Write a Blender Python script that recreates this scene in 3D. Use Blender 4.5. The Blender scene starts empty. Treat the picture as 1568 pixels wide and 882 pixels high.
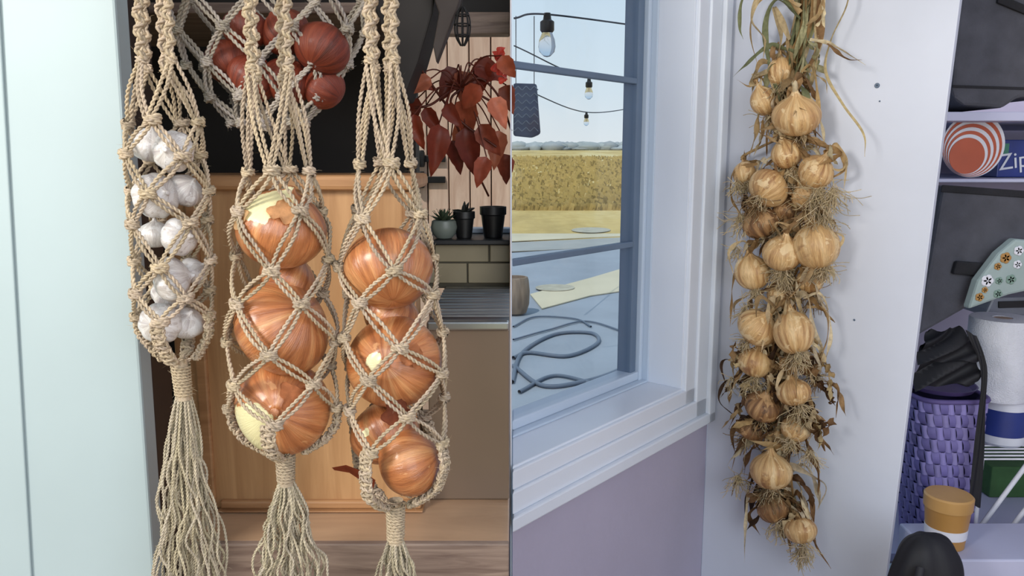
import bpy, math, random
import numpy as np
from mathutils import Vector, Matrix, Euler
rnd=random.Random(7); rs=np.random.RandomState(3)
pi=math.pi
F=1200.0; TH=math.radians(9.5); H=1.35
ct,st=math.cos(TH),math.sin(TH)
A=np.array
def ray(u,v):
    cx=(u-784)/F; cy=-(v-441)/F
    return A([cx, ct+cy*st, -st+cy*ct])
def P(u,v,y):
    d=ray(u,v); t=y/d[1]
    return A([d[0]*t,y,H+d[2]*t])
def PX(v,y): return y/ray(784,v)[1]/F
def PG(u,v,z=0.0):
    d=ray(u,v); t=(z-H)/d[2]
    return A([d[0]*t,d[1]*t,z])
def c(r,g,b):
    o=[]
    for x in (r,g,b):
        x/=255.0
        o.append(x/12.92 if x<=0.04045 else ((x+0.055)/1.055)**2.4)
    return (o[0],o[1],o[2],1.0)
# ---------------------------------------------------------------- materials
def newmat(name):
    m=bpy.data.materials.new(name); m.use_nodes=True
    nt=m.node_tree; b=nt.nodes['Principled BSDF']
    return m,nt,b
def nd(nt,t,**k):
    n=nt.nodes.new(t)
    for a,b in k.items(): setattr(n,a,b)
    return n
def mixc(nt,fac,a,b,mode='MIX'):
    n=nt.nodes.new('ShaderNodeMix'); n.data_type='RGBA'; n.blend_type=mode
    for s,val in ((0,fac),(6,a),(7,b)):
        if isinstance(val,bpy.types.NodeSocket): nt.links.new(val,n.inputs[s])
        else: n.inputs[s].default_value=val
    return n.outputs[2]
def ramp(nt,src,stops):
    r=nt.nodes.new('ShaderNodeValToRGB'); el=r.color_ramp.elements
    while len(el)<len(stops): el.new(0.5)
    for e,(p,col) in zip(el,stops): e.position=p; e.color=col
    nt.links.new(src,r.inputs[0]); return r.outputs[0]
def noise(nt,vec,scale,detail=3,rough=0.5,w=None,dist=0):
    n=nt.nodes.new('ShaderNodeTexNoise'); n.inputs['Scale'].default_value=scale
    n.inputs['Detail'].default_value=detail; n.inputs['Roughness'].default_value=rough
    n.inputs['Distortion'].default_value=dist
    if vec is not None: nt.links.new(vec,n.inputs['Vector'])
    if w is not None:
        n.noise_dimensions='4D'; nt.links.new(w,n.inputs['W'])
    return n.outputs[0]
def bump(nt,b,src,strength=0.2,dist=0.002):
    n=nt.nodes.new('ShaderNodeBump'); n.inputs['Strength'].default_value=strength
    n.inputs['Distance'].default_value=dist
    nt.links.new(src,n.inputs['Height']); nt.links.new(n.outputs[0],b.inputs['Normal'])
def scaled(nt,vec,s):
    n=nt.nodes.new('ShaderNodeVectorMath'); n.operation='MULTIPLY'
    nt.links.new(vec,n.inputs[0]); n.inputs[1].default_value=s; return n.outputs[0]
def geo(nt): return nt.nodes.new('ShaderNodeNewGeometry').outputs['Position']
def plain(name,col,rough=0.6,var=0.12,scale=8,bs=0.1,bd=0.001,metal=0,stretch=(1,1,1),spec=0.5):
    m,nt,b=newmat(name); p=scaled(nt,geo(nt),stretch)
    n=noise(nt,p,scale,4)
    dk=tuple(x*(1-var*2) for x in col[:3])+(1,); lt=tuple(min(1,x*(1+var)) for x in col[:3])+(1,)
    nt.links.new(ramp(nt,n,[(0.3,dk),(0.7,lt)]),b.inputs['Base Color'])
    b.inputs['Roughness'].default_value=rough; b.inputs['Metallic'].default_value=metal
    b.inputs['Specular IOR Level'].default_value=spec
    n2=noise(nt,p,scale*12,3); bump(nt,b,n2,bs,bd)
    return m
def colmat(name,rough=0.7,var=0.25,scale=60,bs=0.3,trans=0.0,spec=0.3):
    m,nt,b=newmat(name); at=nd(nt,'ShaderNodeAttribute',attribute_name='Col')
    n=noise(nt,geo(nt),scale,4)
    f=ramp(nt,n,[(0.25,(1-var,)*3+(1,)),(0.75,(1+var*0.4,)*3+(1,))])
    o=mixc(nt,1.0,at.outputs['Color'],f,'MULTIPLY')
    nt.links.new(o,b.inputs['Base Color']); b.inputs['Roughness'].default_value=rough
    b.inputs['Specular IOR Level'].default_value=spec
    n2=noise(nt,geo(nt),scale*8,3); bump(nt,b,n2,bs,0.001)
    if trans>0:
        t=nd(nt,'ShaderNodeBsdfTranslucent'); nt.links.new(o,t.inputs[0])
        mx=nd(nt,'ShaderNodeMixShader'); mx.inputs[0].default_value=trans
        nt.links.new(b.outputs[0],mx.inputs[1]); nt.links.new(t.outputs[0],mx.inputs[2])
        nt.links.new(mx.outputs[0],nt.nodes['Material Output'].inputs[0])
    return m
def onionmat(name,dark,mid,light,pale,rough=0.35,patch=0.62,coat=0.3,stain=None):
    m,nt,b=newmat(name)
    tc=nd(nt,'ShaderNodeTexCoord').outputs['Object']
    oi=nd(nt,'ShaderNodeObjectInfo').outputs['Random']
    w=nd(nt,'ShaderNodeMath',operation='MULTIPLY'); nt.links.new(oi,w.inputs[0]); w.inputs[1].default_value=37
    xy=scaled(nt,tc,(1,1,0))
    nn=nd(nt,'ShaderNodeVectorMath',operation='NORMALIZE'); nt.links.new(xy,nn.inputs[0])
    s1=scaled(nt,nn.outputs[0],(5,5,0)); s2=scaled(nt,tc,(0.25,0.25,0.7))
    ad=nd(nt,'ShaderNodeVectorMath',operation='ADD'); nt.links.new(s1,ad.inputs[0]); nt.links.new(s2,ad.inputs[1])
    v=ad.outputs[0]
    n1=noise(nt,v,0.8,3,0.5,w.outputs[0]); n2=noise(nt,v,5,4,0.6,w.outputs[0])
    n3=noise(nt,tc,1.5,5,0.6,w.outputs[0],0.6)
    base=ramp(nt,n1,[(0.3,dark),(0.5,mid),(0.72,light)])
    lines=ramp(nt,n2,[(0.35,(0.78,0.74,0.7,1)),(0.6,(1.05,1.04,1.0,1))])
    o=mixc(nt,1.0,base,lines,'MULTIPLY')
    pm=ramp(nt,n3,[(patch,(0,0,0,1)),(patch+0.03,(0.75,)*3+(1,))])
    o=mixc(nt,pm,o,light)
    if stain:
        n5=noise(nt,tc,1.1,5,0.65,w.outputs[0],0.3)
        o=mixc(nt,ramp(nt,n5,[(0.58,(0,0,0,1)),(0.68,(0.85,)*3+(1,))]),o,stain)
    at=nd(nt,'ShaderNodeAttribute',attribute_name='pale')
    n4=noise(nt,tc,3,4,0.6,w.outputs[0])
    am=nd(nt,'ShaderNodeMath',operation='ADD'); nt.links.new(at.outputs['Fac'],am.inputs[0]); nt.links.new(n4,am.inputs[1])
    pf=ramp(nt,am.outputs[0],[(0.93,(0,0,0,1)),(0.97,(1,1,1,1))])
    o=mixc(nt,pf,o,pale)
    nt.links.new(o,b.inputs['Base Color'])
    b.inputs['Roughness'].default_value=rough; b.inputs['Coat Weight'].default_value=coat; b.inputs['Coat Roughness'].default_value=0.22
    bump(nt,b,n2,0.25,0.02)
    return m
def wood(name,c1,c2,rough=0.5,scale=3,axis=(1,1,12),var=0.5):
    m,nt,b=newmat(name); p=scaled(nt,geo(nt),axis)
    n=noise(nt,p,scale,6,0.6,None,0.8)
    nt.links.new(ramp(nt,n,[(0.3,c1),(0.7,c2)]),b.inputs['Base Color'])
    b.inputs['Roughness'].default_value=rough; bump(nt,b,n,0.15,0.002); return m

M={}
M['wall_l']=plain('wall_left_paint',c(172,188,192),0.55,0.03,3,0.12,0.001)
M['wall_w']=plain('white_painted_board',c(212,217,230),0.5,0.03,4,0.1,0.001)
M['wall_lav']=plain('lavender_wall_paint',c(176,170,190),0.75,0.03,4,0.5,0.002)
M['trim']=plain('white_gloss_trim',c(222,228,238),0.35,0.02,3,0.03)
M['vinyl']=plain('window_vinyl',c(192,206,222),0.4,0.02,3,0.03)
M['munt']=plain('muntin_grey',c(100,118,140),0.5,0.05)
M['honey']=wood('honey_wood',c(168,124,82),c(204,160,114),0.4,2.5,(14,14,1))
M['honey2']=wood('honey_wood_rail',c(148,104,68),c(190,144,100),0.4,3,(1,10,14))
M['tan']=wood('tan_counter',c(166,134,106),c(200,166,134),0.3,2.5,(1,6,6))
M['greywood']=wood('grey_wood_edge',c(100,80,72),c(156,136,122),0.6,5,(1.2,10,16))
M['brown']=plain('brown_cabinet',c(116,98,82),0.3,0.14,2,0.05)
M['dark']=plain('dark_brown_wood',c(48,36,30),0.6,0.2,5,0.1)
M['vdark']=plain('very_dark_wood',c(32,26,23),0.7,0.2,5,0.1)
M['black']=plain('black_plastic',c(20,20,22),0.45,0.2,8,0.1)
M['iron']=plain('black_iron',c(18,17,17),0.5,0.2,30,0.2)
M['steel']=plain('stainless_steel',c(160,164,166),0.28,0.05,20,0.05,metal=0.9)
M['plank']=wood('pale_fence_planks',c(190,156,136),c(224,198,178),0.7,4,(8,8,1))
M['jute']=colmat('jute_cord',0.85,0.35,300,0.4,0,0.15)
M['leafdry']=colmat('dried_onion_leaf',0.75,0.35,120,0.4,0.25,0.25)
M['begonia']=colmat('begonia_leaf',0.45,0.3,80,0.2,0.35,0.4)
M['vcol']=colmat('painted_surface',0.6,0.1,40,0.1)
M['copper']=onionmat('copper_onion_skin',c(146,84,48),c(186,118,72),c(212,156,106),c(226,218,170),0.3,0.64,0.5)
M['red']=onionmat('red_onion_skin',c(84,34,22),c(126,52,32),c(146,72,48),c(160,116,92),0.5,0.7,0.1)
M['straw']=onionmat('straw_onion_skin',c(162,116,72),c(212,172,118),c(236,208,160),c(232,222,200),0.5,0.56,0.1,c(140,92,54))
M['brownonion']=onionmat('brown_onion_skin',c(84,58,38),c(140,100,62),c(196,156,108),c(200,175,135),0.6,0.54,0.05,c(66,44,30))
M['garlic']=onionmat('garlic_skin',c(176,168,172),c(204,200,200),c(224,222,222),c(240,240,240),0.3,0.5,0.5)
M['fabric']=plain('dark_grey_fabric',c(76,77,86),0.9,0.12,20,0.6,0.002)
M['fabric2']=plain('black_fabric',c(32,32,38),0.9,0.15,20,0.5,0.002)
M['shelf']=plain('lavender_white_shelf',c(184,186,212),0.5,0.04,5,0.05)
M['tile']=plain('olive_beige_tile',c(150,138,112),0.25,0.08,8,0.05)
M['grout']=plain('dark_grout',c(86,80,66),0.9,0.1)
M['paper']=plain('paper_towel',c(218,220,230),0.9,0.03,30,0.8,0.003)
M['blue']=plain('blue_print',c(42,58,128),0.4,0.1,10,0.05)
M['yellow']=plain('mustard_plastic',c(172,128,70),0.4,0.08,10,0.05)
M['green']=plain('green_mat',c(62,100,56),0.8,0.1,20,0.4)
M['white']=plain('white_enamel',c(214,216,226),0.35,0.02)
M['floor']=wood('floor_boards',c(110,82,60),c(150,115,85),0.5,2,(2,12,2))
M['concrete']=plain('shaded_patio_concrete',c(136,145,156),0.9,0.06,1.5,0.3,0.01)  # bluish grey puts the shade into the concrete's colour
M['concrete_l']=plain('sandy_and_sunlit_concrete',c(188,180,156),0.9,0.06,1.0,0.3,0.01)  # real pale sand strip, and the painted sunlit patch on the patio
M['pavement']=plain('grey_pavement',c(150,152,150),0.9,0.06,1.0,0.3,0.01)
def fieldmat():
    m,nt,b=newmat('dry_grass'); p=geo(nt)
    n=noise(nt,scaled(nt,p,(1,0.25,1)),0.12,8,0.7); n2=noise(nt,p,2,6,0.7)
    a=ramp(nt,n,[(0.36,c(150,132,88)),(0.5,c(190,168,112)),(0.62,c(204,190,144))])
    bb=ramp(nt,n2,[(0.3,(0.85,0.83,0.78,1)),(0.6,(1,1,1,1))])
    nt.links.new(mixc(nt,1.0,a,bb,'MULTIPLY'),b.inputs['Base Color']); b.inputs['Roughness'].default_value=0.95
    b.inputs['Specular IOR Level'].default_value=0.1
    return m
M['field']=fieldmat()
m,nt,b=newmat('bulb_glass'); b.inputs['Base Color'].default_value=(0.9,0.92,0.95,1); b.inputs['Transmission Weight'].default_value=0.9; b.inputs['Roughness'].default_value=0.05; b.inputs['IOR'].default_value=1.2; M['glass']=m
m,nt,b=newmat('window_glass')
tr=nd(nt,'ShaderNodeBsdfTransparent'); tr.inputs[0].default_value=(0.97,0.98,0.99,1)
gl=nd(nt,'ShaderNodeBsdfGlossy'); gl.inputs['Roughness'].default_value=0.05
mx=nd(nt,'ShaderNodeMixShader'); mx.inputs[0].default_value=0.03; nt.links.new(tr.outputs[0],mx.inputs[1]); nt.links.new(gl.outputs[0],mx.inputs[2])
nt.links.new(mx.outputs[0],nt.nodes['Material Output'].inputs[0]); M['pane']=m
# ---------------------------------------------------------------- mesh helpers
def link(o,parent=None):
    bpy.context.scene.collection.objects.link(o)
    if parent is not None: o.parent=parent
    return o
def empty(name,loc=(0,0,0)):
    e=bpy.data.objects.new(name,None); e.empty_display_size=0.05; link(e); return e
def mesh(name,verts,faces,mat,parent=None,smooth=False,bevel=0,seg=2):
    me=bpy.data.meshes.new(name); me.from_pydata([tuple(map(float,v)) for v in verts],[],faces)
    import bmesh
    bm=bmesh.new(); bm.from_mesh(me); bmesh.ops.recalc_face_normals(bm,faces=bm.faces); bm.to_mesh(me); bm.free()
    me.materials.append(mat)
    if smooth: me.polygons.foreach_set('use_smooth',[True]*len(me.polygons))
    o=bpy.data.objects.new(name,me); link(o,parent)
    if bevel>0:
        md=o.modifiers.new('bevel','BEVEL'); md.width=bevel; md.segments=seg; md.limit_method='ANGLE'
    return o
BF=[(0,1,2,3),(7,6,5,4),(0,4,5,1),(1,5,6,2),(2,6,7,3),(3,7,4,0)]
def box(name,x0,x1,y0,y1,z0,z1,mat,parent=None,bevel=0):
    return mesh(name,[(x0,y0,z0),(x1,y0,z0),(x1,y1,z0),(x0,y1,z0),(x0,y0,z1),(x1,y0,z1),(x1,y1,z1),(x0,y1,z1)],BF,mat,parent,False,bevel)
def prism(name,uv,y0,depth,mat,parent=None,bevel=0,dx=0,dz=0):
    pts=[P(u,v,y0) for u,v in uv]; n=len(pts)
    V=list(pts)+[p+A([dx,depth,dz]) for p in pts]
    Fc=[tuple(range(n)),tuple(range(2*n-1,n-1,-1))]+[(i,(i+1)%n,n+(i+1)%n,n+i) for i in range(n)]
    return mesh(name,V,Fc,mat,parent,False,bevel)
def lathe(name,prof,center,mat,parent=None,seg=40,rot=None,sx=1,sy=1):
    V=[];Fc=[]
    for r,z in prof:
        for k in range(seg):
            a=2*pi*k/seg; V.append((r*math.cos(a)*sx,r*math.sin(a)*sy,z))
    for i in range(len(prof)-1):
        for k in range(seg):
            Fc.append((i*seg+k,i*seg+(k+1)%seg,(i+1)*seg+(k+1)%seg,(i+1)*seg+k))
    Fc.append(tuple(range(seg))); Fc.append(tuple(range((len(prof)-1)*seg,len(prof)*seg)))
    o=mesh(name,V,Fc,mat,parent,True); o.location=tuple(center)
    if rot is not None: o.rotation_euler=rot
    md=o.modifiers.new('es','EDGE_SPLIT'); md.split_angle=math.radians(40)
    return o
class Acc:
    def __init__(s): s.V=[];s.Q=[];s.C=[];s.n=0
    def add(s,V,Q,col):
        V=np.asarray(V,float).reshape(-1,3); s.V.append(V); s.Q.append(np.asarray(Q,int).reshape(-1,4)+s.n)
        col=np.asarray(col,float)
        if col.ndim==1: col=np.tile(col[:4],(len(V),1))
        s.C.append(col); s.n+=len(V)
    def obj(s,name,mat,parent=None,smooth=True):
        V=np.concatenate(s.V);Q=np.concatenate(s.Q);C=np.concatenate(s.C)
        me=bpy.data.meshes.new(name)
        me.vertices.add(len(V)); me.vertices.foreach_set('co',V.ravel())
        me.loops.add(Q.size); me.loops.foreach_set('vertex_index',Q.ravel())
        me.polygons.add(len(Q)); me.polygons.foreach_set('loop_start',np.arange(len(Q))*4)
        me.update(calc_edges=True)
        if smooth: me.polygons.foreach_set('use_smooth',np.ones(len(Q),bool))
        at=me.color_attributes.new('Col','FLOAT_COLOR','POINT'); at.data.foreach_set('color',C.ravel())
        me.materials.append(mat); o=bpy.data.objects.new(name,me); link(o,parent); return o
def gridq(N,k,closed=True):
    i=np.arange(N-1)[:,None]; j=np.arange(k if closed else k-1)[None,:]; j2=(j+1)%k
    return np.stack([i*k+j,i*k+j2,(i+1)*k+j2,(i+1)*k+j],-1).reshape(-1,4)
def spline(pts,n=24):
    p=[np.array(x,float) for x in pts]
    if len(p)==2: t=np.linspace(0,1,n)[:,None]; return p[0]*(1-t)+p[1]*t
    p=[2*p[0]-p[1]]+p+[2*p[-1]-p[-2]]; out=[]; m=max(3,n//(len(p)-3))
    for i in range(1,len(p)-2):
        for t in np.linspace(0,1,m,endpoint=False):
            out.append(0.5*((2*p[i])+(-p[i-1]+p[i+1])*t+(2*p[i-1]-5*p[i]+4*p[i+1]-p[i+2])*t*t+(-p[i-1]+3*p[i]-3*p[i+1]+p[i+2])*t**3))
    out.append(p[-2]); return np.array(out)
def resample(path,ds,mn=4,mx=1200):
    d=np.linalg.norm(np.diff(path,axis=0),axis=1); s=np.concatenate([[0],np.cumsum(d)])
    n=int(min(mx,max(mn,s[-1]/ds))); t=np.linspace(0,s[-1],n)
    return np.stack([np.interp(t,s,path[:,i]) for i in range(3)],1),t
def frames(path,ref=None):
    T=np.gradient(path,axis=0); T/=np.linalg.norm(T,axis=1)[:,None]+1e-12
    r=A([0.,1,0.03]) if ref is None else ref
    n=np.cross(T[0],r)
    if np.linalg.norm(n)<1e-3: n=np.cross(T[0],A([1.,0,0]))
    Ns=np.empty_like(path)
    for i in range(len(path)):
        n=n-T[i]*n.dot(T[i]); n=n/(np.linalg.norm(n)+1e-12); Ns[i]=n
    return T,Ns,np.cross(T,Ns)
def tube(acc,path,r,col,k=6,fr=None):
    T,N_,B=fr if fr is not None else frames(path)
    r=np.broadcast_to(np.asarray(r,float),(len(path),))
    a=np.arange(k)*2*pi/k
    R=path[:,None]+r[:,None,None]*(np.cos(a)[None,:,None]*N_[:,None]+np.sin(a)[None,:,None]*B[:,None])
    acc.add(R,gridq(len(path),k),col)
def jit(col,a=0.12):
    f=1+rs.uniform(-a,a); return A([col[0]*f,col[1]*f,col[2]*f*(1+rs.uniform(-a,a)*0.4),1.0])
def cord(acc,path,r,col,pitch=None,plies=2,fuzz=0.25,spp=7):
    pitch=pitch or r*5.5
    p,s=resample(np.asarray(path),pitch/spp,6)
    fr=frames(p); T,N_,B=fr; ph=rs.uniform(0,6.28)
    cc=jit(col,.16)
    for q in range(plies):
        a=2*pi*s/pitch+ph+2*pi*q/plies
        ctr=p+r*0.5*(np.cos(a)[:,None]*N_+np.sin(a)[:,None]*B)
        tube(acc,ctr,r*0.62,cc,5,fr)
    if fuzz>0:
        nh=int(s[-1]/0.0030*fuzz)+1
        idx=rs.randint(0,len(p),nh)
        for i in idx:
            d=N_[i]*rs.normal()+B[i]*rs.normal()+T[i]*rs.normal()*1.5; d/=np.linalg.norm(d)+1e-9
            L=rs.uniform(0.002,0.009); w=np.cross(d,T[i]); w=w/(np.linalg.norm(w)+1e-9)*0.00013
            b0=p[i]; e=b0+d*L; mm=b0+d*L*0.5+rs.normal(size=3)*0.0006
            acc.add([b0-w,b0+w,mm+w,mm-w,e+w*0.3,e-w*0.3],[[0,1,2,3],[3,2,4,5]],cc*A([1.2,1.2,1.15,1]))
def knot(acc,ctr,w,h,r,col,out):
    out=out/np.linalg.norm(out); up=A([0,0,1.]); tx=np.cross(up,out)
    tilt=rs.uniform(-0.35,0.35)
    t=np.linspace(0,2.3*2*pi,40)
    pth=ctr+np.outer(np.cos(t)*w,tx)+np.outer(np.sin(t)*w*0.62,out)+np.outer(np.linspace(h,-h,40)+tilt*np.cos(t)*w*0.6,up)
    cord(acc,pth,r*1.05,col,fuzz=0.35)
    s=rs.choice([-1,1])
    pth=spline([ctr+tx*w*0.9*s+up*h*1.1,ctr+out*w*0.75+up*h*0.1,ctr-tx*w*0.9*s-up*h*1.1],16)
    cord(acc,pth,r*1.1,col,fuzz=0.2)
def sennit(acc,path,w,pitch,r,col):
    p,s=resample(np.asarray(path),pitch/12,8); fr=frames(p); T,N_,B=fr
    for sg in (1,-1):
        a=sg*2*pi*s/pitch
        q=p+np.cos(a)[:,None]*N_*w+np.sin(a)[:,None]*B*w*0.65
        cord(acc,q,r,col,fuzz=0.25)
    for k in range(2):
        off=N_*w*0.25*(1 if k else -1); cord(acc,p+off,r*0.9,col,fuzz=0)
def sqsennit(acc,path,w,step,r,col,out0):
    p,s=resample(np.asarray(path),step/4,12); T=np.gradient(p,axis=0); T/=np.linalg.norm(T,axis=1)[:,None]
    n=max(3,int(s[-1]/step))
    for i in range(n):
        k=int((i+.5)/n*(len(p)-1)); t=T[k]; o=out0-t*out0.dot(t); o/=np.linalg.norm(o)+1e-9; x=np.cross(t,o)
        a=np.linspace(0,2*pi*1.15,18); sg=1 if i%2 else -1
        q=p[k]+np.outer(np.cos(a)*w,x)+np.outer(np.sin(a)*w*.62,o)+np.outer(sg*np.cos(a)*step*.28+np.linspace(-.1,.1,18)*step,t)
        cord(acc,q,r,col,fuzz=.25)
        for e in (-1,1):
            b=np.linspace(-pi*.6,pi*.6,8)
            q=p[k]+np.outer(e*(w*.8+np.cos(b)*w*.35),x)+np.outer(np.sin(b)*step*.55,t)+np.outer(np.cos(b)*w*.25,o)
            cord(acc,q,r*.95,col,fuzz=.15)
    tube(acc,p,w*.55,col,7)

JUTE=c(190,172,148); JG=c(180,170,158)
PROF=[(0.0,-0.84),(0.10,-0.86),(0.2,-0.86),(0.38,-0.82),(0.62,-0.70),(0.83,-0.48),(0.96,-0.22),(1.0,0.03),(0.96,0.27),(0.84,0.50),(0.65,0.70),(0.43,0.84),(0.26,0.94),(0.16,1.04),(0.11,1.15),(0.09,1.26),(0.05,1.30),(0.0,1.31)]
def onion(name,center,R,rot,mat,parent,patches=(),sz=1.0,neck=1.0,lobes=0,seg=44,wob=0.02):
    prof=[np.array((r,0,z)) for r,z in PROF]
    sp=spline(prof,64); r=np.clip(sp[:,0],0,None); z=sp[:,2].copy()
    z=np.where(z>0.9,0.9+(z-0.9)*neck,z)*sz
    N=len(r); th=np.arange(seg)*2*pi/seg
    ph=rs.uniform(0,6.28,4)
    amp=1+wob*(np.sin(2*th+ph[0])+0.6*np.sin(3*th+ph[1]))
    if lobes: amp=amp+0.07*np.abs(np.sin(th*lobes/2+ph[2]))-0.03
    RR=r[:,None]*amp[None,:]
    X=RR*np.cos(th); Y=RR*np.sin(th); Z=np.repeat(z[:,None],seg,1)+wob*0.8*np.sin(th+ph[3])[None,:]*r[:,None]
    V=np.stack([X,Y,Z],-1).reshape(-1,3)
    Q=gridq(N,seg)
    me=bpy.data.meshes.new(name)
    me.vertices.add(len(V)); me.vertices.foreach_set('co',V.ravel())
    me.loops.add(Q.size); me.loops.foreach_set('vertex_index',Q.ravel())
    me.polygons.add(len(Q)); me.polygons.foreach_set('loop_start',np.arange(len(Q))*4)
    me.update(calc_edges=True); me.polygons.foreach_set('use_smooth',np.ones(len(Q),bool))
    pale=np.zeros(len(V)); E=Euler(rot).to_matrix(); W_=V@np.array(E).T
    Wn=W_/(np.linalg.norm(W_,axis=1)[:,None]+1e-9)
    for d,size in patches:
        d=np.array(d,float); d/=np.linalg.norm(d)
        ang=np.arccos(np.clip(Wn@d,-1,1)); pale=np.maximum(pale,np.clip(1.0-ang/size*0.55,0,1)*(ang<size*1.3))
    at=me.attributes.new('pale','FLOAT','POINT'); at.data.foreach_set('value',pale)
    me.materials.append(mat)
    o=bpy.data.objects.new(name,me); link(o,parent)
    o.location=tuple(center); o.rotation_euler=rot; o.scale=(R,R,R)
    return o
def flake(acc,ctr,R,d,size,col):
    d=np.array(d,float); d/=np.linalg.norm(d); t=np.cross(d,A([0.2,0.1,1.])); t/=np.linalg.norm(t); b_=np.cross(d,t)
    n=11; V=[]
    ph=rs.uniform(0,6.28)
    for i in range(n):
        for j in range(n):
            a=(i/(n-1)-.5)*2; bb=(j/(n-1)-.5)*2; an=math.atan2(bb,a)
            rr=size*(1+0.25*math.sin(3*an+ph)+.12*math.sin(7*an+ph*2)); k=1/max(1,math.hypot(a,bb))
            q=d+t*a*rr*k*0.9+b_*bb*rr*k*0.9; q/=np.linalg.norm(q)
            V.append(ctr+q*R*(1.015+0.05*(max(abs(a),abs(bb)))**3*(0.3+abs(math.sin(a*2+ph)))))
    acc.add(V,gridq(n,n,False),col)

# ================================================================ LEFT ROOM
YW=0.86
def edge_x(v,y,top=(176,0),bot=(236,882)):
    u=top[0]+(bot[0]-top[0])*(v-top[1])/(bot[1]-top[1]); return P(u,v,y)
pt_=edge_x(-900,YW); pb_=edge_x(1500,YW)
tt=(2.7-pb_[2])/(pt_[2]-pb_[2]); xt=pb_[0]+(pt_[0]-pb_[0])*tt
t0=(0-pb_[2])/(pt_[2]-pb_[2]); xb=pb_[0]+(pt_[0]-pb_[0])*t0
mesh('wall_left',[(-2,YW,0),(xb,YW,0),(xb,YW+.03,0),(-2,YW+.03,0),(-2,YW,2.7),(xt,YW,2.7),(xt,YW+.03,2.7),(-2,YW+.03,2.7)],BF,M['wall_l'],None,False,0.003)
g1=P(-6,0,YW-.008); g2=P(45,882,YW-.008); k=(g2[0]-g1[0])/(g2[2]-g1[2])
gx=lambda z: g1[0]+k*(z-g1[2])
mesh('trim_1',[(-2,YW-.004,0.02),(gx(0),YW-.004,0.02),(gx(0),YW-.0005,0.02),(-2,YW-.0005,0.02),(-2,YW-.004,2.68),(gx(2.68),YW-.004,2.68),(gx(2.68),YW-.0005,2.68),(-2,YW-.0005,2.68)],BF,M['wall_l'],None,False,0.0015)
mesh('trim_2',[(-1.2,YW+.0305,0),(xb-.002,YW+.0305,0),(xb-.002,.943,0),(-1.2,.943,0),(-1.2,YW+.0305,2.6),(xt-.002,YW+.0305,2.6),(xt-.002,.943,2.6),(-1.2,.943,2.6)],BF,M['dark'],None,False,0.002)
xr=P(622,200,1.5)[0]
box('wall_kitchen_niche',-1.2,xr,1.505,1.56,0,2.7,M['vdark'])
zc=P(600,832,0.95)[2]
cnt=empty('wooden_counter')
box('top',-0.9,-0.004,0.957,1.5,zc-.03,zc,M['tan'],cnt,0.002)
box('front_edge',-0.9,-0.004,0.946,0.957,zc-.11,zc+.001,M['greywood'],cnt,0.002)
box('carcass',-0.9,-0.004,0.97,1.5,0,zc-.031,M['dark'],cnt,0)
bx=empty('wooden_bread_box'); Yb=1.05
x0=P(262,550,Yb)[0]; x1=P(640,550,Yb)[0]; zt=P(450,270,Yb)[2]
box('body',x0+.005,x1-.01,Yb,1.18,zc+.001,zt-.004,M['honey'],bx,0.003)
box('lid_rail',x0,x1+.004,Yb-.018,1.185,P(0,291,Yb)[2],zt+.002,M['honey2'],bx,0.006)
zpl=P(0,768,Yb)[2]
xl=P(322,550,Yb)[0]
box('plinth',xl,x1+.004,Yb-.014,Yb+.02,zc+.001,zpl-.008,M['honey2'],bx,0.003)
box('plinth_bead',xl+.003,x1+.001,Yb-.008,Yb+.02,zpl-.008,zpl+.004,M['honey2'],bx,0.003)
box('stile_left',P(300,550,Yb)[0],P(318,550,Yb)[0],Yb-.006,Yb+.01,zpl+.004,P(0,291,Yb)[2]-.001,M['honey2'],bx,0.003)
box('stile_right',P(622,550,Yb)[0],x1,Yb-.006,Yb+.01,zpl+.004,P(0,291,Yb)[2]-.001,M['honey2'],bx,0.003)
sk=empty('sink_drainboard_unit'); xs=x1+.010; Ys=1.08
zd=P(720,492,Ys)[2]
box('brown_panel',xs,-0.004,Ys,1.41,zc+.001,zd-.012,M['brown'],sk,0.002)
box('steel_lip',xs,-0.004,Ys-.008,Ys+.006,zd-.012,zd+.001,M['steel'],sk,0.003)
acc=Acc()
ys=np.linspace(Ys+.006,1.41,120); xsn=np.array([xs,-0.004])
zz=zd-.004+.0035*np.sign(np.sin((ys-Ys)*2*pi/0.026))*np.abs(np.sin((ys-Ys)*2*pi/0.026))**0.4*(ys>Ys+.035)*(ys<1.37)
V=np.stack([np.stack([xsn,np.full(2,y),np.full(2,z)],-1) for y,z in zip(ys,zz)])
acc.add(V,gridq(120,2,False),(1,1,1,1)); acc.obj('ridged_drainboard',M['steel'],sk)
bs=empty('tiled_backsplash'); Yt=1.42
zs1=P(700,374,Yt)[2]
box('grout',-0.30,-0.004,Yt+.003,1.5,zd-.01,zs1,M['grout'],bs)
zm=P(700,402,Yt)[2]
for k,xx in enumerate(np.arange(-0.28,-0.0,0.10)):
    for j,(za,zb) in enumerate(((zd+.0,zm-.0015),(zm+.0015,zs1-.001))):
        xa=xx+(0.04 if j else 0); xe=min(xa+.097,-0.004)
        if xe-xa>0.01: box('tile_%d_%d'%(k,j),xa,xe,Yt-.002,Yt+.006,za,zb,M['tile'],bs,0.0015)
zsill=P(700,366,Yt)[2]
box('windowsill_kitchen',xr+.001,-0.004,Yt-.02,1.60,zs1+.0005,zsill,M['black'],None,0.002)
wk=empty('window_2')
box('bottom_rail',xr+.001,-0.004,1.525,1.56,zsill+.0005,P(700,350,1.52)[2],M['vinyl'],wk,0.002)
box('left_jamb',xr+.001,P(636,200,1.5)[0],1.5,1.56,zsill+.0005,2.6,M['dark'],wk,0.002)
box('head_beam',xr+.001,-0.004,1.46,1.50,P(700,52,1.46)[2],P(700,18,1.46)[2],M['greywood'],wk,0.003)
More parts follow.
